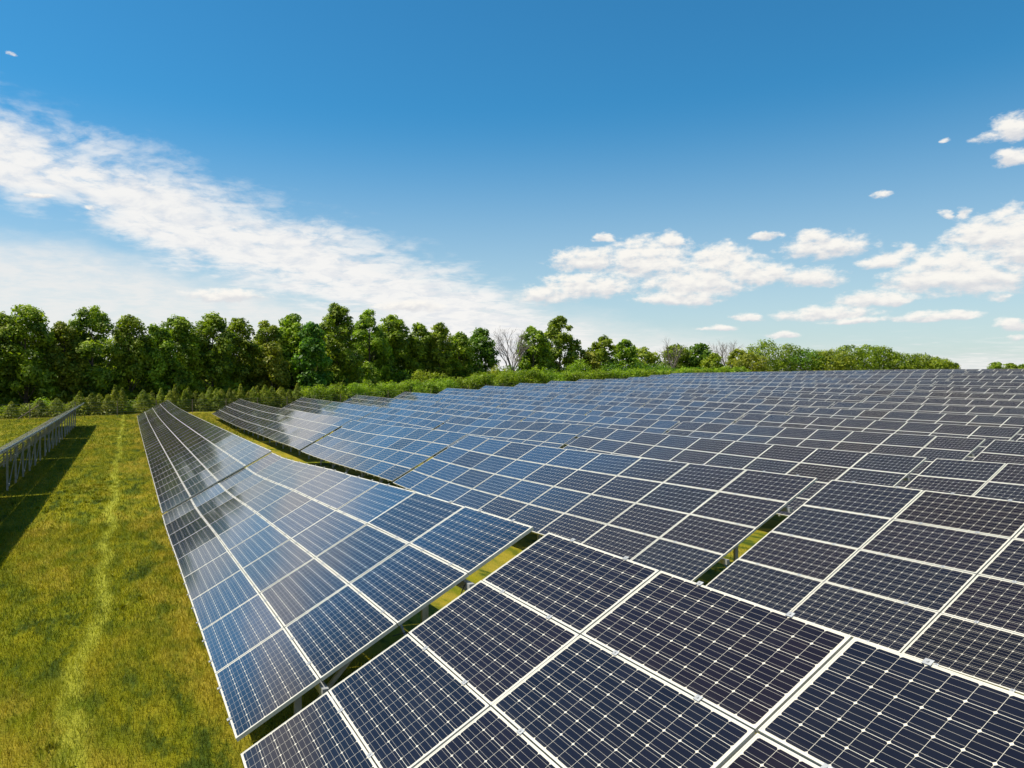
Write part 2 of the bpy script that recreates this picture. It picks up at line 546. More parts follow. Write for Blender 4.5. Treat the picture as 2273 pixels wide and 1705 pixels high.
gx = axis(-14, 126, 1.0, -3000, 4500)
gy = axis(-20, 140, 1.0, -2000, 4500)
XX, YY = np.meshgrid(gx, gy)
ZZ = ground(XX, YY)
nx, ny = len(gx), len(gy)
me = bpy.data.meshes.new('ground')
vv = np.stack([XX, YY, ZZ], -1).reshape(-1, 3)
ii = np.arange(nx * ny).reshape(ny, nx)
ff = np.stack([ii[:-1, :-1], ii[:-1, 1:], ii[1:, 1:], ii[1:, :-1]], -1).reshape(-1, 4)
me.vertices.add(len(vv)); me.vertices.foreach_set('co', vv.reshape(-1))
me.loops.add(ff.size); me.loops.foreach_set('vertex_index', ff.reshape(-1).astype(np.int32))
me.polygons.add(len(ff)); me.polygons.foreach_set('loop_start', np.arange(0, ff.size, 4, dtype=np.int32))
me.polygons.foreach_set('loop_total', np.full(len(ff), 4, dtype=np.int32))
me.polygons.foreach_set('use_smooth', np.ones(len(ff), dtype=bool))
me.update(calc_edges=True)


def grass_colour(g, pos):
    """colour of the sward at a world position: mown streaks, wheel tracks, dry patches"""
    x, y, z = g.sep(pos)
    st = g.comb(x, g.m('MULTIPLY', y, 0.16), 0.0)
    n_str = g.noise(st, 1.5, 6, 0.65)
    n_big = g.noise(g.comb(x, g.m('MULTIPLY', y, 0.4), 0.0), 0.42, 4, 0.55)
    n_mid = g.noise(g.comb(x, g.m('MULTIPLY', y, 0.36), 7.0), 2.1, 6, 0.66)
    n_fine = g.noise(pos, 22.0, 6, 0.75)
    wob = g.m('MULTIPLY', g.m('SUBTRACT', g.noise(g.comb(0.0, y, 3.0), 0.26, 4, 0.6), 0.5), 1.2)
    xt = g.m('ADD', x, wob)
    def track(c, w):
        return g.mr(g.m('ABSOLUTE', g.m('SUBTRACT', xt, c)), w * 0.15, w, 1.0, 0.0)
    t1 = g.m('MULTIPLY', track(-1.65, 0.27), g.mr(n_mid, 0.22, 0.52))
    t2 = g.m('MULTIPLY', track(-3.35, 0.26), g.mr(n_mid, 0.46, 0.68, 0, 0.6))
    t = g.m('MAXIMUM', t1, t2)
    green = g.mix(g.mr(n_str, 0.3, 0.7), (0.085, 0.125, 0.004), (0.215, 0.215, 0.005))
    green = g.mix(g.mr(n_mid, 0.42, 0.72, 0, 0.55), green, (0.300, 0.255, 0.006))
    # drier straw-coloured turf close to the first row and in patches
    near = g.mr(xt, -1.7, 0.6)
    dry = g.m('MULTIPLY', g.mr(g.m('ADD', n_big, g.m('MULTIPLY', near, 0.16)), 0.46, 0.68), g.mr(n_mid, 0.30, 0.62))
    c = g.mix(g.m('MULTIPLY', dry, 0.46), green, (0.430, 0.300, 0.045))
    c = g.mix(g.m('MULTIPLY', g.mr(n_mid, 0.5, 0.38), g.mr(n_big, 0.58, 0.42)), c, (0.050, 0.080, 0.008))
    c = g.mix(g.m('MULTIPLY', t, 0.80), c, (0.360, 0.370, 0.040))
    c = g.mix(1.0, c, g.comb(*[g.mr(n_fine, 0.25, 0.75, 0.55, 1.20, False)] * 3), 'MULTIPLY')
    return c, n_fine, n_mid


def mat_ground():
    m, g, out = new_mat('grassland')
    geo = g.n('ShaderNodeNewGeometry')
    c, nf, nm = grass_colour(g, geo.outputs['Position'])
    h = g.m('ADD', g.m('MULTIPLY', nf, 0.6), g.m('MULTIPLY', g.noise(geo.outputs['Position'], 60, 3, 0.7), 0.5))
    bs = pbsdf(g, out, Base_Color=c, Roughness=0.95, Normal=bump(g, h, 0.7, 0.04))
    bs.inputs['Specular IOR Level'].default_value = 0.1
    return m


def mat_blades():
    m, g, out = new_mat('grass_blades')
    geo = g.n('ShaderNodeNewGeometry')
    c, _, _ = grass_colour(g, geo.outputs['Position'])
    rnd = geo.outputs['Random Per Island']
    c = g.mix(g.mr(rnd, 0.0, 1.0, 0.0, 0.35, False), c, (0.270, 0.285, 0.014))
    c = g.mix(1.0, c, g.comb(*[g.m('MULTIPLY_ADD', rnd, 0.5, 0.85)] * 3), 'MULTIPLY')
    bs = pbsdf(g, None, Base_Color=c, Roughness=0.6)
    bs.inputs['Specular IOR Level'].default_value = 0.25
    tr = g.n('ShaderNodeBsdfTranslucent')
    g.put(tr.inputs['Color'], g.mix(1.0, c, (1.4, 1.35, 0.6), 'MULTIPLY'))
    mx = g.n('ShaderNodeMixShader')
    mx.inputs[0].default_value = 0.3
    g.nt.links.new(bs.outputs[0], mx.inputs[1])
    g.nt.links.new(tr.outputs[0], mx.inputs[2])
    g.nt.links.new(mx.outputs[0], out.inputs[0])
    return m


me.materials.append(mat_ground())
tag(link('ground', me), kind='structure')

# ------------------------------------------------------------------ grass blades
rng = np.random.default_rng(7)


def blades(x, y, h, w):
    n = len(x)
    z = ground(x, y)
    a = rng.uniform(0, 2 * np.pi, n)
    lean = rng.uniform(0.1, 0.9, n) * h
    la = rng.uniform(0, 2 * np.pi, n)
    p = np.stack([x, y, z - 0.01], -1)
    s = np.stack([np.cos(a), np.sin(a), 0 * a], -1) * w[:, None] / 2
    mid = p + np.stack([np.cos(la) * lean * .35, np.sin(la) * lean * .35, h * .6], -1)
    tip = p + np.stack([np.cos(la) * lean, np.sin(la) * lean, h], -1)
    q1 = np.stack([p - s, p + s, mid + s * .8, mid - s * .8], 1)
    q2 = np.stack([mid - s * .8, mid + s * .8, tip + s * .1, tip - s * .1], 1)
    return np.concatenate([q1, q2], 1).reshape(-1, 4, 3)


bl = []
for (x0, x1, y0, y1, n, hm, wm) in ((-6.5, 1.2, -1.5, 8, 90000, .075, .007), (-8, 1.2, 8, 22, 70000, .08, .012), (-12, 2, 22, 60, 60000, .09, .022),
                                   (-22, 14, 60, 108, 50000, .11, .05), (12.5, 16, 0, 60, 8000, .09, .02), (1.2, 4.5, -3, 4, 14000, .08, .009), (9.5, 14, -3, 6, 12000, .08, .01)):
    x = rng.uniform(x0, x1, n)
    y = rng.uniform(y0, y1, n)
    h = hm * rng.lognormal(0, .35, n)
    bl.append(blades(x, y, h, wm * rng.uniform(.6, 1.4, n)))
# scattered leafy weeds: broad low rosettes
for i in range(150):
    cx, cy = rng.uniform(-8, 0.5), rng.uniform(2, 60)
    if i < 70: cx, cy = rng.uniform(-4.6, -1.6), rng.uniform(26, 34)
    k = 14
    r = np.full(k, rng.uniform(.04, .11))
    bl.append(blades(cx + rng.normal(0, .05, k), cy + rng.normal(0, .05, k), r * 1.3, r * .45))
o = link('grass', quads_mesh('grass', np.concatenate(bl), mat_blades()))
tag(o, 'yellow green mown grass with pale wheel tracks and dry straw patches', 'grass', kind='stuff')

# ------------------------------------------------------------------ solar tables
T_FR = 0.040     # frame depth
FRW = 0.011      # visible frame lip


def panel_meshes():
    hx, hy = MW / 2, ML / 2
    lam = MB()
    lam.quad([(-hx + FRW, -hy + FRW, -.002), (hx - FRW, -hy + FRW, -.002), (hx - FRW, hy - FRW, -.002), (-hx + FRW, hy - FRW, -.002)], 0)
    lam.quad([(-hx + FRW, hy - FRW, -.008), (hx - FRW, hy - FRW, -.008), (hx - FRW, -hy + FRW, -.008), (-hx + FRW, -hy + FRW, -.008)], 1)
    lam.box(hx - .16, hx - .06, -.06, .06, -.032, -.0085, 2)
    def frame(mb, m):
        mb.box(-hx, -hx + FRW, -hy, hy, -T_FR, 0, m)
        mb.box(hx - FRW, hx, -hy, hy, -T_FR, 0, m)
        mb.box(-hx + FRW, hx - FRW, -hy, -hy + FRW, -T_FR, 0, m)
        mb.box(-hx + FRW, hx - FRW, hy - FRW, hy, -T_FR, 0, m)
    fr = MB()
    frame(fr, 0)
    a = lam.mesh('solar_panel', [M_CELL, M_BACK, M_BOX])
    b = fr.mesh('frame', [M_ALU])
    frame(lam, 3)
    c = lam.mesh('solar_panel_whole', [M_CELL, M_BACK, M_BOX, M_ALU])
    return a, b, c


ME_LAM, ME_FRAME, ME_WHOLE = panel_meshes()
mb = MB()
mb.box(-.024, .024, -.028, .028, .0015, .0075)
mb.tube([(0, 0, .006), (0, 0, .014)], [.009, .008], 8)
mb.box(-.0055, .0055, -.02, .02, -.03, .0015)
ME_CLAMP = mb.mesh('clamp', [M_GALV])
mb = MB()   # rail under the modules, running up the slope: hat section
mb.box(-.02, SL + .0, -.022, .022, -T_FR - .055, -T_FR - .0015)
ME_RAIL = mb.mesh('rail', [M_GALV])
mb = MB()   # unit-height post, origin at its top
mb.box(-.045, .045, -.03, -.024, -1, 0)
mb.box(-.045, -.039, -.024, .03, -1, 0)
mb.box(.039, .045, -.024, .03, -1, 0)
ME_POST = mb.mesh('post', [M_GALV])

prng = random.Random(11)
V_F, V_R = 0.98, 2.95        # where the purlins sit up the slope
DROP = T_FR + .056


def frame_at(k, Y):
    """origin on the row's lower edge and the axes of the module column centred at Y"""
    zt = float(FT[k](Y))
    b = (float(FT[k](Y + .5)) - float(FT[k](Y - .5)))
    rd = Vector((0, 1, b)).normalized()
    sd = Vector((CT, 0, ST))
    sd = (sd - rd * sd.dot(rd)).normalized()
    nd = sd.cross(rd)
    return Vector((k * P_ROW, Y, zt - H_)), sd, rd, nd


def mat_from(o, a, b, c):
    return Matrix(((a.x, b.x, c.x, o.x), (a.y, b.y, c.y, o.y), (a.z, b.z, c.z, o.z), (0, 0, 0, 1)))


def child(name, data, root, M):
    c = bpy.data.objects.new(name, data)
    COL.objects.link(c)
    c.parent = root
    c.matrix_basis = Matrix.Translation(-root.location) @ M
    return c


def table(k, y0, ncol, label, detail):
    """detail 2: frames and clamps of their own; 1: frames of their own; 0: panel in one mesh"""
    yc = y0 + ncol * PU / 2
    xc = k * P_ROW + W_ / 2
    root = bpy.data.objects.new('solar_table', None)
    root.empty_display_size = .5
    root.location = (xc, yc, G(xc, yc))
    COL.objects.link(root)
    tag(root, label, 'solar table', 'tilted solar tables in long parallel rows')
    for j in range(ncol):
        o, sd, rd, nd = frame_at(k, y0 + (j + .5) * PU)
        for v in range(4):
            rx, ry = prng.gauss(0, .0032), prng.gauss(0, .0032)
            n2 = (nd + sd * rx + rd * ry).normalized()
            s2 = (sd - n2 * sd.dot(n2)).normalized()
            r2 = n2.cross(s2)
            c = o + sd * ((v + .5) * PV)
            p = child('solar_panel', ME_LAM if detail else ME_WHOLE, root, mat_from(c, s2, r2, n2))
            if detail:
                f = bpy.data.objects.new('frame', ME_FRAME)
                COL.objects.link(f)
                f.parent = p
        if detail:
            for du in (-.24, .24):
                oo = o + rd * (du * PU)
                child('rail', ME_RAIL, root, mat_from(oo, sd, rd, nd))
        if detail == 2:
            for du in (-.24, .24):
                oo = o + rd * (du * PU)
                for v in range(5):
                    vv_ = v * PV + (.004 if v == 0 else -.004 if v == 4 else 0)
                    child('clamp', ME_CLAMP, root, mat_from(oo + sd * vv_, sd, rd, nd))
    # purlins follow the curve of the table
    for V in (V_F, V_R):
        mbp = MB()
        ys = np.linspace(y0 - .06, y0 + ncol * PU + .06, ncol + 1)
        pts = []
        for Y in ys:
            o, sd, rd, nd = frame_at(k, Y)
            pts.append(o + sd * V - nd * (DROP + .05) - root.location)
        for a, b in zip(pts[:-1], pts[1:]):
            mbp.bar(a, b, .07, .10)
        c = link('purlin', mbp.mesh('purlin', [M_GALV]), root)
    # posts and braces
    nb = max(4, round(ncol * PU / 3.1))
    for i in range(nb):
        Y = y0 + ncol * PU * (i + .5) / nb
        o, sd, rd, nd = frame_at(k, Y)
        ft = o + sd * V_F - nd * (DROP + .10)
        rt_ = o + sd * V_R - nd * (DROP + .10)
        feet = []
        for pt in (ft, rt_):
            gz = G(pt.x, pt.y) - .15
            h = pt.z - gz
            child('post', ME_POST, root, Matrix.Translation(pt) @ Matrix.Diagonal((1, 1, h, 1)))
            feet.append(Vector((pt.x, pt.y, gz + .3)))
        mbb = MB()
        mbb.bar(feet[0] + Vector((0, .045, 0)) - root.location, rt_ + Vector((-.03, .045, -.06)) - root.location, .05, .05)
        link('brace', mbb.mesh('brace', [M_GALV]), root)
        if i < nb - 1 and detail:
            Y2 = y0 + ncol * PU * (i + 1.5) / nb
            o2, s2, r2, n2 = frame_at(k, Y2)
            r3 = o2 + s2 * V_R - n2 * (DROP + .10)
            mbb = MB()
            mbb.bar(feet[1] + Vector((.06, .0, .1)) - root.location, r3 + Vector((.06, 0, -.08)) - root.location, .035, .035)
            link('brace', mbb.mesh('brace', [M_GALV]), root)
    return root


ORD = ['first', 'second', 'third', 'fourth', 'fifth', 'sixth', 'seventh', 'eighth', 'ninth', 'tenth', 'eleventh', 'twelfth', 'thirteenth', 'fourteenth']
special = {
    (0, -1): 'nearest solar table with large dark cells filling the bottom of the view',
    (0, 0): 'solar table reflecting bright sky beside the grass lane, just beyond the nearest one',
    (1, 0): 'bluish solar table directly behind the end gap of the two nearest tables',
    (1, -1): 'dark solar table in second row at right, beyond the nearest table',
}
count = 0
# row seen from behind at the left
for n in range(0, 5):
    y0 = -3.69 + 18.06 * n + (.1 if n else 0)
    lab = ('solar table seen from behind at left edge, %s in its row from the tree end' % ORD[4 - n]) if n != 4 else \
        'solar table seen from behind, its far upper corner pointing at the trees'
    table(-1, y0, 9, lab, 1)
for k in range(0, 14):
    for n in range(-1, 5):
        nc = 9
        if n == -1:
            if k > 8: continue
            y0 = 3.69 * k - .32 - 9 * PU
            if k == 1: y0 = 3.31 - 9 * PU
        elif k == 0:
            y0 = [0, 17.91, 35.74, 53.57, 71.50][n]
            if n == 4: nc = 10
        elif k == 1:
            y0 = [3.66, 21.56, 39.75, 57.8, 75.9][n]
        else:
            y0 = 3.69 * k + 18.07 * n
        lab = special.get((k, n)) or 'solar table in %s row from the grass lane, %s table counted from tree end' % (ORD[k], ORD[4 - n])
        det = 2 if (k, n) in ((0, -1), (0, 0), (1, -1), (1, 0), (0, 1)) else 1 if k <= 2 else 0
        table(k, y0, nc, lab, det)

# loose cable hanging under the near end of the second table
mb = MB()
o, sd, rd, nd = frame_at(0, 0.05)
pts = []
for i in range(13):
    t = i / 12
    p = o + sd * (1.9 + 1.05 * t) - nd * (.09 + .22 * math.sin(math.pi * t) ** 1.2) + Vector((0, -.03 + .05 * math.sin(7 * t), 0))
    pts.append(p)
mb.tube(pts, [.006] * 13, 6)
tag(link('cable', mb.mesh('cable', [M_BOX])), 'black cable hanging in the gap under the end of a solar table', 'cable')

# ------------------------------------------------------------------ plants
def rand_unit(n):
    v = rng.normal(size=(n, 3))
    return v / np.linalg.norm(v, axis=1)[:, None]


def sprays(c, nrm, size, asp=0.6):
    """irregular leaf sprays centred at c facing nrm"""
    n = len(c)
    t = np.cross(nrm, rand_unit(n))
    t /= np.linalg.norm(t, axis=1)[:, None] + 1e-9
    b = np.cross(nrm, t)
    s = size[:, None] / 2
    k = rng.uniform(.6, 1.3, (n, 4, 1))
    bend = nrm * s * rng.uniform(-.35, .1, (n, 1))
    return np.stack([c - t * s * k[:, 0] + bend, c - b * s * asp * k[:, 1], c + t * s * k[:, 2] + bend, c + b * s * asp * k[:, 3]], 1)


def crown(h, w, base, kind, n, leaf):
    """leaf sprays gathered in boughs; returns quads and bough centres, local coordinates"""
    nl = {'s': 60, 'o': 44, 'd': 90, 'm': 80, 'y': 64}[kind]
    ch = h - base
    L = []
    for i in range(nl):
        t = (i + rng.uniform(0, 1)) / nl            # 0 bottom, 1 top
        if kind == 's': prof = (1 - t) ** .48 * (.60 + .40 * min(1, t * 5))
        elif kind == 'o': prof = max(.2, math.sin(math.pi * (t * .8 + .16))) ** .7
        else: prof = (max(0.0, 1 - (max(t - .42, 0) / .60) ** 2.3)) ** .5 * (.80 + .20 * min(1, t * 4))
        a = rng.uniform(0, 2 * math.pi)
        lr = w * (.105 + .09 * rng.uniform()) * (.55 + .45 * prof)
        r = max(0, w / 2 * prof - lr * .75) * math.sqrt(rng.uniform(.15 if kind != 'o' else .4, 1))
        L.append((r * math.cos(a), r * math.sin(a), base + ch * t * .97 - lr * .3, lr))
    if kind in 'ms':
        for i in range(9):                          # thin leading shoots above the crown
            a = rng.uniform(0, 2 * math.pi)
            r = w * .36 * math.sqrt(rng.uniform())
            L.append((r * math.cos(a), r * math.sin(a), h - ch * (.05 + .45 * (2 * r / w) ** 2) * 1.0, w * rng.uniform(.045, .08)))
    L = np.array(L)
    wt = L[:, 3] ** 2
    idx = rng.choice(len(L), n, p=wt / wt.sum())
    u = rand_unit(n)
    u[:, 2] = np.where(rng.uniform(size=n) < .35, np.abs(u[:, 2]), u[:, 2])
    rr = rng.uniform(.25, 1.0, n) ** .55 * rng.uniform(.85, 1.18, n)
    c = L[idx, :3] + u * (L[idx, 3] * rr)[:, None] * np.array([1, 1, .78])
    c[:, 2] = np.maximum(c[:, 2], .25)
    nrm = u * .75 + rand_unit(n) * .60 + np.array([0, 0, .35])
    nrm /= np.linalg.norm(nrm, axis=1)[:, None]
    return sprays(c, nrm, leaf * rng.lognormal(0, .3, n)), L


def limbs(mb, h, L, r0, lean=0.0):
    top = h * .78
    tr = []
    for i in range(6):
        t = i / 5
        tr.append(Vector((lean * t * t + rng.normal(0, .04) * h * .06 * t, rng.normal(0, .02) * h * .1 * t, top * t - .3 * (i == 0))))
    mb.tube(tr, [r0 * (1 - .78 * i / 5) * (1.25 if i == 0 else 1) for i in range(6)], 7)
    for (x, y, z, lr) in L[:: max(1, len(L) // 16)]:
        tz = max(.12 * h, z - (abs(x) + abs(y)) * .8 - lr)
        t = min(.95, tz / top)
        j = min(4, int(t * 5))
        a = tr[j].lerp(tr[j + 1], t * 5 - j)
        b = Vector((x, y, z))
        m_ = a.lerp(b, .5) + Vector((0, 0, -.04 * h * rng.uniform()))
        ra = r0 * (1 - .78 * t) * .55
        mb.tube([a, m_, b], [ra, ra * .6, ra * .2], 5)


def twigs(mb, p, d, ln, r, depth):
    d = d.normalized()
    q = p + d * ln * .5 + Vector(rng.normal(0, .04 * ln, 3))
    e = p + d * ln
    mb.tube([p, q, e], [r, r * .8, r * .55], 5)
    if depth == 0: return
    for i in range(3 if depth > 2 else 3):
        nd = d + Vector(rng.normal(0, .38, 3)) + Vector((0, 0, .12))
        twigs(mb, (q if i == 0 else e), nd, ln * rng.uniform(.55, .8), r * .55, depth - 1)


KM = {'m': M_LEAF, 's': M_LEAF, 'o': M_LEAF, 'y': M_LEAFY, 'd': M_LEAFD}


def tree(x, y, w, ztop, kind, label, group=None, mat=None, name='tree', base_f=None, n=None, leaf=None, cat='tree'):
    z0 = G(x, y)
    h = ztop - z0
    root = bpy.data.objects.new(name, None)
    root.location = (x, y, z0)
    COL.objects.link(root)
    tag(root, label, cat, group)
    mbt = MB()
    if kind == 'b':
        r = .024 * h
        mbt.tube([(0, 0, -.3), (.1, 0, h * .2), (.05, .1, h * .34)], [r, r * .8, r * .7], 7)
        for i in range(7):
            a = i * 2.4
            twigs(mbt, Vector((.05, .1, h * (.16 + .03 * i))), Vector((math.cos(a) * .42, math.sin(a) * .42, 1)), h * .30, r * .5, 4)
        link('trunk', mbt.mesh('trunk', [M_DEAD]), root)
        return root
    base = h * (base_f if base_f is not None else .04)
    dist = (Vector((x, y, 0)) - CAM).length
    leaf = leaf or max(.44, dist * .0034)
    w = w * (1.12 if kind in 'mdy' else 1.0)
    n = n or int(min(17000 if kind not in 'so' else 12000, 16 * w * h / (leaf * leaf * .42) * .55))
    q, L = crown(h, w, base, kind, n, leaf)
    limbs(mbt, h, L, .018 * h)
    link('trunk', mbt.mesh('trunk', [M_BARK]), root)
    link('crown', quads_mesh('crown', q, mat or KM[kind]), root)
    return root


def depth_pt(px, depth):
    pass


TREES = [
    (-23.7, 114.4, 9.5, 12.9, 'm', 'tall green tree cut off by the left edge of the view'),
    (-19.0, 116.5, 9.0, 12.6, 'm', 'broad green tree at the left edge beside the round-topped one'),
    (-14.8, 115.9, 9.4, 13.6, 'm', 'broad round-topped maple, the tallest at the far left of the wood'),
    (-9.9, 118.9, 7.0, 11.4, 'y', 'lower yellow green tree between the round maple and the spiky-topped tree'),
    (-6.1, 120.5, 8.8, 14.2, 'm', 'tall maple with spiky upright shoots on its crown, above the rear-facing table end'),
    (-0.8, 122.0, 7.2, 13.0, 'm', 'narrow tree with two thin pointed tips, right of the spiky-topped maple'),
    (3.3, 123.2, 7.4, 11.6, 'm', 'rounded green tree right behind the far end of the lane-side row'),
    (6.9, 126.7, 9.0, 13.3, 'm', 'bushy tree with ragged top right of the rounded one behind the lane-side row'),
    (12.8, 128.0, 9.2, 14.0, 'm', 'broad tree with domed top left of the wood\'s low even stretch'),
    (17.9, 132.1, 8.2, 13.7, 'm', 'even-topped tree in the middle of the left wood'),
    (23.4, 129.5, 6.6, 9.2, 'y', 'brownish yellow green tree low in the front of the wood'),
    (23.8, 136.5, 8.2, 13.6, 'y', 'olive green tree behind the brownish one'),
    (28.6, 137.1, 9.0, 15.0, 'm', 'high domed olive tree behind the dark pyramid-shaped one'),
    (31.6, 132.6, 7.4, 13.3, 'd', 'dark green pyramid-shaped maple standing forward of the wood'),
    (39.1, 141.6, 9.4, 17.9, 'm', 'tallest dark tree with a pointed knobbly top in the middle of the wood'),
    (47.7, 147.1, 11.0, 17.4, 'o', 'tall airy tree with bare limbs and sky showing in its crown'),
    (54.5, 151.8, 10.0, 16.8, 'm', 'tall tree with rounded top right of the airy one'),
    (61.4, 152.6, 8.0, 15.0, 'm', 'tree stepping down in height behind the bright yellow green bush'),
    (66.6, 152.7, 8.2, 15.4, 'm', 'pointed tree right above the yellow green bush'),
    (73.0, 155.3, 7.4, 13.2, 'm', 'medium tree just left of the dark rounded one beside the bare tree'),
    (80.4, 158.6, 9.0, 14.5, 'd', 'dark rounded tree immediately left of the tall bare tree'),
    (90.0, 160.0, 7.2, 14.2, 'b', 'leafless grey tree standing alone between two green trees'),
    (99.2, 165.0, 9.0, 16.0, 'm', 'dark green pointed tree right of the leafless grey tree'),
    (104.0, 168.7, 8.0, 11.6, 'm', 'low green tree between the pointed tree and the wind-swept one'),
    (115.0, 176.9, 13.5, 20.0, 'o', 'tallest wind-swept tree with open leaning crown, right of centre'),
    (122.9, 175.3, 8.6, 9.8, 'y', 'low light green tree at the foot of the wind-swept tree'),
    (138.0, 187.8, 9.4, 14.8, 'm', 'slim pointed tree first right of the wind-swept tree'),
    (152.8, 195.7, 9.6, 14.4, 'm', 'pointed green tree, second right of the wind-swept tree'),
    (168.0, 205.6, 13.0, 11.8, 'y', 'broad olive rounded tree left of the thin snag'),
    (203.0, 231.9, 5.0, 14.5, 'b', 'thin bare snag rising beside the dark round tree'),
    (209.5, 236.9, 13.5, 14.6, 'm', 'green tree right behind the thin snag'),
    (219.1, 234.0, 13.6, 15.2, 'd', 'dense dark green round tree on the crest of the array'),
]
for i, (x, y, w, zt, kd, lb) in enumerate(TREES):
    tree(x, y, w, zt, kd, lb)

rb = random.Random(5)
for i in range(24):
    x = -27 + i * 5.6 + rb.uniform(-1, 1)
    y = 91.3 + .402 * (x - 3.5) + 44 + rb.uniform(-2, 3)
    if x > 80: continue
    tree(x, y, 10.5, 11.3 + rb.uniform(-.9, 1.0) + (2.2 if 25 < x < 58 else 1.2 if x >= 58 else 0) - (1.5 if -12 < x < 3 else 0), 'm' if i % 3 else 'y',
         'green tree standing behind the front trees of the wood, showing between their crowns', 'trees standing behind the front row of the wood', n=7000, leaf=.5)

# trees further off, on the crest at the right: (x, y, width, top z, kind, label)
FAR_TREES = [
    (217.9, 225.0, 8.3, 10.4, 'y', 'small yellow green tree right of the dense round dark tree'),
    (245.4, 246.0, 15.1, 16.3, 'b', 'wide leafless grey tree on the crest between green ones'),
    (235.3, 228.5, 8.5, 12.7, 'y', 'yellow brown tree right of the wide leafless one'),
    (224.6, 211.3, 14.2, 9.8, 'y', 'low bright bushy tree in front of the largest far dome'),
    (261.2, 239.3, 19.2, 16.9, 'm', 'largest domed green tree of the far group at right'),
    (274.2, 239.1, 17.4, 15.4, 'm', 'green tree right of the largest dome of the far group'),
    (278.0, 232.0, 16.1, 13.1, 'd', 'small dark tree in the dip of the far group'),
    (283.0, 229.8, 14.1, 12.2, 'm', 'round mid green tree after the dip of the far group'),
    (285.1, 223.5, 17.9, 12.5, 'y', 'olive tree before the ridge of the far group'),
    (296.0, 224.3, 17.2, 14.7, 'm', 'tall olive tree on the ridge of the far group'),
    (308.1, 224.6, 17.4, 14.8, 'm', 'tree with knobbly top right of the tall olive one'),
    (319.7, 225.0, 13.5, 14.6, 'm', 'crowned green tree at the right end of the ridge'),
    (322.2, 218.5, 15.4, 11.1, 'm', 'rounded tree stepping down right of the ridge'),
    (330.1, 215.1, 16.4, 10.7, 'm', 'rounded green tree near the right end of the far group'),
    (331.8, 208.9, 13.1, 9.2, 'y', 'low tree sloping down at the right end of the far group'),
    (337.3, 206.4, 8.5, 7.0, 'm', 'last small tree of the far group before the open horizon'),
]
for (x, y, w, zt, kd, lb) in FAR_TREES:
    tree(x, y, w * 1.12, zt + .5, kd, lb, leaf=.75, n=None if kd == 'b' else 5500)
for (x, y, w, zt, lb) in [(562.5, 316.7, 12.1, 9.8, 'tiny round tree on the horizon near the right edge'),
                          (571.6, 312.8, 10.2, 8.9, 'smaller tiny tree on the horizon beside the round one'),
                          (579.5, 309.4, 12.7, 7.9, 'tiny low tree on the horizon at the right edge')]:
    tree(x, y, w, zt, 'm', lb, leaf=1.3, n=1500, base_f=.15)

# young conifers along the wire fence
CON = [(-17.6, 103.2, .3), (-15.2, 104.4, -.1), (-12.4, 105.4, .2), (-10.2, 106.7, -.2), (-8.2, 107.6, .1), (-6.9, 108.1, .5), (-5.6, 108.7, .2), (-4.5, 109.1, .9), (-3.5, 109.5, .6), (-2.7, 109.8, 1.25), (-1.5, 110.3, 1.4),
       (.7, 111.1, .9), (1.6, 111.6, .3), (2.6, 111.9, .5), (3.7, 112.5, 1.1), (4.7, 112.8, .9), (5.6, 113.2, 1.2), (6.7, 113.6, .6), (7.9, 114.0, .8), (8.9, 114.5, .4),
       (10.0, 114.9, .6), (11.1, 115.4, .9), (12.2, 115.7, 1.0), (13.1, 116.1, .8), (14.0, 116.5, 1.2), (15.0, 116.9, .9), (16.0, 117.3, 1.1), (17.1, 117.8, .8), (18.2, 118.2, 1.2), (19.4, 118.8, 1.0), (20.5, 119.2, .9), (21.6, 119.6, 1.3), (22.8, 120.0, .9), (24.0, 120.6, 1.2), (25.2, 121.0, .8), (26.6, 121.6, 1.1)]
CON = [(x + prng.uniform(-.45, .45), y + prng.uniform(-.9, .9), zt + prng.uniform(-.55, .45)) for x, y, zt in CON]
for (x, y, zt) in CON:
    z0 = G(x, y)
    h = zt - z0
    root = bpy.data.objects.new('young_conifer', None)
    root.location = (x, y, z0)
    COL.objects.link(root)
    tag(root, 'young brownish green conifer in the row along the wire fence', 'conifer', 'young conifers along the wire fence')
    n = 2000
    t = rng.uniform(0, 1, n) ** .8
    a = rng.uniform(0, 2 * np.pi, n)
    w = rng.uniform(1.2, 2.1)
    lob = 1 + .28 * np.sin(a * 3 + rng.uniform(0, 6)) * np.sin(t * 19 + rng.uniform(0, 6))
    r = w * (1 - t) ** .8 * lob * rng.uniform(.45, 1.05, n) + .03
    c = np.stack([r * np.cos(a), r * np.sin(a), .1 + t * h * .97], -1)
    nrm = np.stack([np.cos(a) * .6, np.sin(a) * .6, np.full(n, .5)], -1) + rand_unit(n) * .6
    nrm /= np.linalg.norm(nrm, axis=1)[:, None]
    mbt = MB()
    mbt.tube([(0, 0, -.1), (0, 0, h * .9)], [.05, .012], 6)
    link('trunk', mbt.mesh('trunk', [M_BARK]), root)
    link('crown', quads_mesh('crown', sprays(c, nrm, .24 * rng.lognormal(0, .3, n), .4), M_JUN), root)


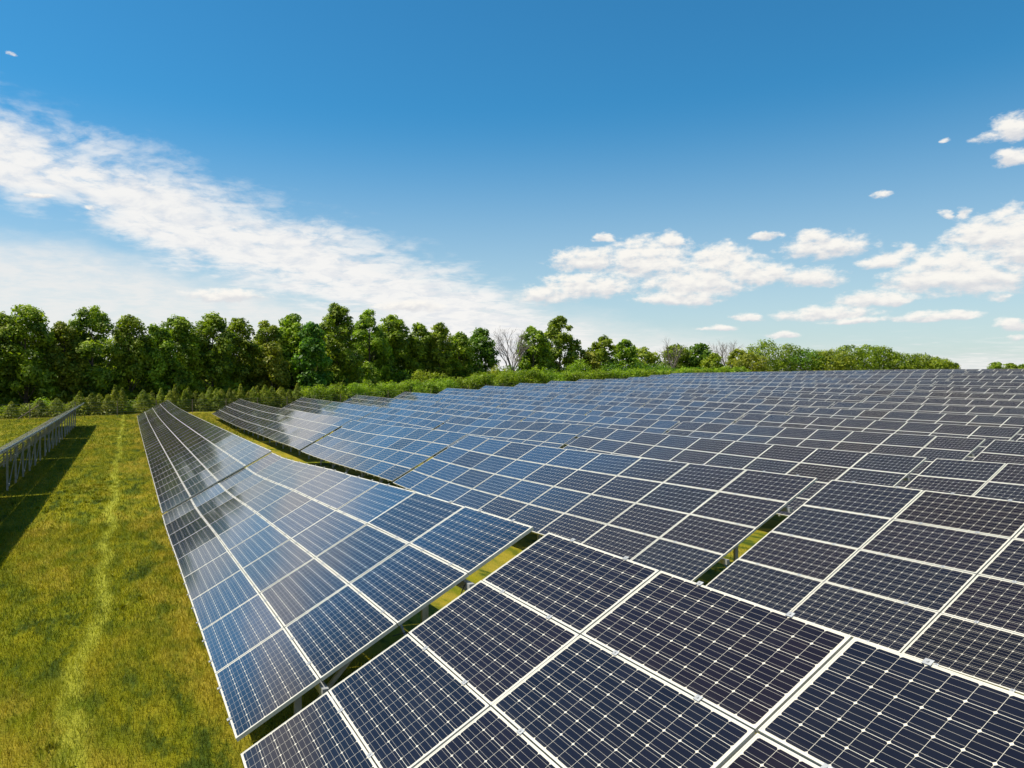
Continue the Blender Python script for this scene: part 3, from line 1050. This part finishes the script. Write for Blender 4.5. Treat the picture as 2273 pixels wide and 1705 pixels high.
def shrub(x, y, w, h, mat, label, group, leaf=.3, n=1600, name='shrub', cat='shrub'):
    z0 = G(x, y)
    root = bpy.data.objects.new(name, None)
    root.location = (x, y, z0)
    COL.objects.link(root)
    tag(root, label, cat, group)
    nl = 12
    a = rng.uniform(0, 6.28, nl)
    r = w / 2 * np.sqrt(rng.uniform(0, 1, nl)) * .8
    zz = h * rng.uniform(.25, .80, nl) * (1 - .25 * (r / (w / 2)) ** 2)
    L = np.stack([r * np.cos(a), r * np.sin(a), zz, np.full(nl, w * .2)], -1)
    idx = rng.integers(0, nl, n)
    u = rand_unit(n)
    c = L[idx, :3] + u * L[idx, 3:4] * rng.uniform(.5, 1.15, (n, 1))
    low = rng.uniform(size=n) < .30
    c[low, 2] *= rng.uniform(.1, .8, low.sum())
    c[:, 2] = np.clip(c[:, 2], .05, h)
    nrm = u * .4 + rand_unit(n) * .6 + np.array([0, 0, .55])
    nrm /= np.linalg.norm(nrm, axis=1)[:, None]
    mbt = MB()
    for (lx, ly, lz, lr) in L[:5]:
        mbt.tube([(lx * .1, ly * .1, -.1), (lx * .5, ly * .5, lz * .55), (lx, ly, lz)], [.05, .035, .012], 5)
    link('stem', mbt.mesh('stem', [M_BARK]), root)
    link('foliage', quads_mesh('foliage', sprays(c, nrm, leaf * rng.lognormal(0, .3, n), .5), mat), root)


# belt of bright leafy shrubs that follows the fence to the right
hx = [26, 29.9, 35.5, 42.6, 50.1, 57.2, 64.7, 72.8, 80.1, 87.9, 96.2, 99.8, 107.1, 114.9, 125.3, 134.3, 143.9, 156, 170, 185, 205]
hz = [.6, .9, 1.2, 1.5, 1.6, 1.8, 2.2, 3.3, 3.8, 4.3, 4.2, 3.2, 3.0, 3.8, 4.2, 4.5, 3.9, 4.3, 4.9, 5.0, 5.2]
x = 27.5
i = 0
while x < 205:
    d = 21 + .9 * math.sin(i * 2.1)
    y = 91.3 + .402 * (x - 3.5) + d
    zt = float(np.interp(x, hx, hz)) + .45 + prng.uniform(-.35, .25)
    h = zt - G(x, y)
    dist = math.hypot(x, y + 7)
    shrub(x, y, 4.2 + h * .3, h, M_SUM, 'bright green leafy shrub in the belt behind the array ends', 'bright shrubs in the belt behind the array',
          leaf=max(.3, dist * .0022), n=int(3000 if dist < 180 else 2000))
    x += 2.1 + .008 * (x - 27)
    i += 1

for i in range(26):   # low growth among the conifers
    x = -16 + i * 1.68 + prng.uniform(-.6, .6)
    y = 91.3 + .402 * (x - 3.5) + 22.3 + prng.uniform(-.6, .6)
    shrub(x, y, prng.uniform(2.6, 3.6), prng.uniform(1.6, 2.9), M_JUN if i % 3 else M_SUM, 'low olive green shrub filling in between the young conifers along the fence', 'low shrubs between the young conifers', .28, 1300)

# single bushes in front of the wood
shrub(58.5, 140.5, 6.0, 6.6, M_LEAFY, 'bright yellow green bush with a golden patch in front of dark trees', None, .36, 2600, 'bush', 'bush')
shrub(63.5, 142.0, 3.4, 5.6, M_LEAFY, 'thin-stemmed yellow green bush right of the big bright bush', None, .36, 900, 'bush', 'bush')
shrub(45.0, 136.5, 3.2, 4.9, M_LEAFY, 'small umbrella-shaped light bush before the dark trees', None, .34, 700, 'bush', 'bush')
shrub(81.0, 150.0, 6.0, 6.8, M_LEAFY, 'flat-topped light green bush below the dark rounded tree', None, .4, 1800, 'bush', 'bush')
shrub(112.5, 163.0, 8.5, 8.2, M_SUM, 'broad light green bush at the foot of the wind-swept tree', None, .45, 2600, 'bush', 'bush')
shrub(190.0, 222.0, 9.0, 8.5, M_SUM, 'rounded light green bush left of the dark round tree', None, .6, 2000, 'bush', 'bush')

# undergrowth of the wood: one mass
q = []
for i in range(190):
    x = -34 + i * 1.25
    y = 91.3 + .402 * (x - 3.5) + 36 + rng.uniform(-3, 9)
    z0, hh = G(x, y), rng.uniform(3.0, 6.5)
    n = 330
    c = np.stack([x + rng.normal(0, 1.5, n), y + rng.normal(0, 1.5, n), z0 + hh * rng.uniform(0, 1, n) ** .8], -1)
    q.append(sprays(c, rand_unit(n) * .7 + np.array([0, 0, .3]), .5 * rng.lognormal(0, .3, n)))
o = link('undergrowth', quads_mesh('undergrowth', np.concatenate(q), M_LEAFD))
tag(o, 'dark undergrowth filling the foot of the wood', 'undergrowth', kind='stuff')

# distant wooded skyline, one low mass behind everything
q = []
for i in range(420):
    a = rad(-70 + i * .45)
    rr = 900 + 160 * math.sin(i * .37)
    x, y = rr * math.sin(a), rr * math.cos(a)
    if math.degrees(a) > 12 and math.degrees(a) < 66: continue
    n = 60
    c = np.stack([x + rng.normal(0, 9, n), y + rng.normal(0, 9, n), G(x, y) + 13 * rng.uniform(0, 1, n)], -1)
    q.append(sprays(c, rand_unit(n), 5 * rng.lognormal(0, .3, n)))
o = link('distant_wood', quads_mesh('distant_wood', np.concatenate(q), M_LEAF))
tag(o, 'distant wood beyond the fields', 'wood', kind='stuff')

# ------------------------------------------------------------------ wire fence
froot = bpy.data.objects.new('wire_fence', None)
COL.objects.link(froot)
tag(froot, 'thin wire fence on wooden posts in front of the conifers', 'fence')
fx0, fx1, st = -44.0, 150.0, 5.2
mbw = MB()
prev = None
xx = fx0
while xx < fx1:
    yy = 91.3 + .402 * (xx - 3.5) + 17.2
    zz = G(xx, yy)
    if prev is None: froot.location = (xx, yy, zz)
    m1 = MB()
    m1.tube([(0, 0, -.3), (0, 0, 2.05)], [.055, .05], 8)
    c = link('post', m1.mesh('post', [M_WOOD]), froot)
    c.location = Vector((xx, yy, zz)) - froot.location
    if prev is not None:
        for hh in (.15, .5, .85, 1.2, 1.55, 1.95):
            a = Vector((prev[0], prev[1], prev[2] + hh)) - froot.location
            b = Vector((xx, yy, zz + hh)) - froot.location
            mbw.bar(a, b, .012, .012)
    prev = (xx, yy, zz)
    xx += st
link('wire', mbw.mesh('wire', [M_WIRE]), froot)
mbb = MB()
a = Vector((-14.2, 102.3, 0)); a.z = G(a.x, a.y) + .05
b = Vector((-11.9, 103.2, 0)); b.z = G(b.x, b.y) + 1.75
mbb.tube([a - froot.location, b - froot.location], [.05, .05], 8)
link('brace', mbb.mesh('brace', [M_WOOD]), froot)
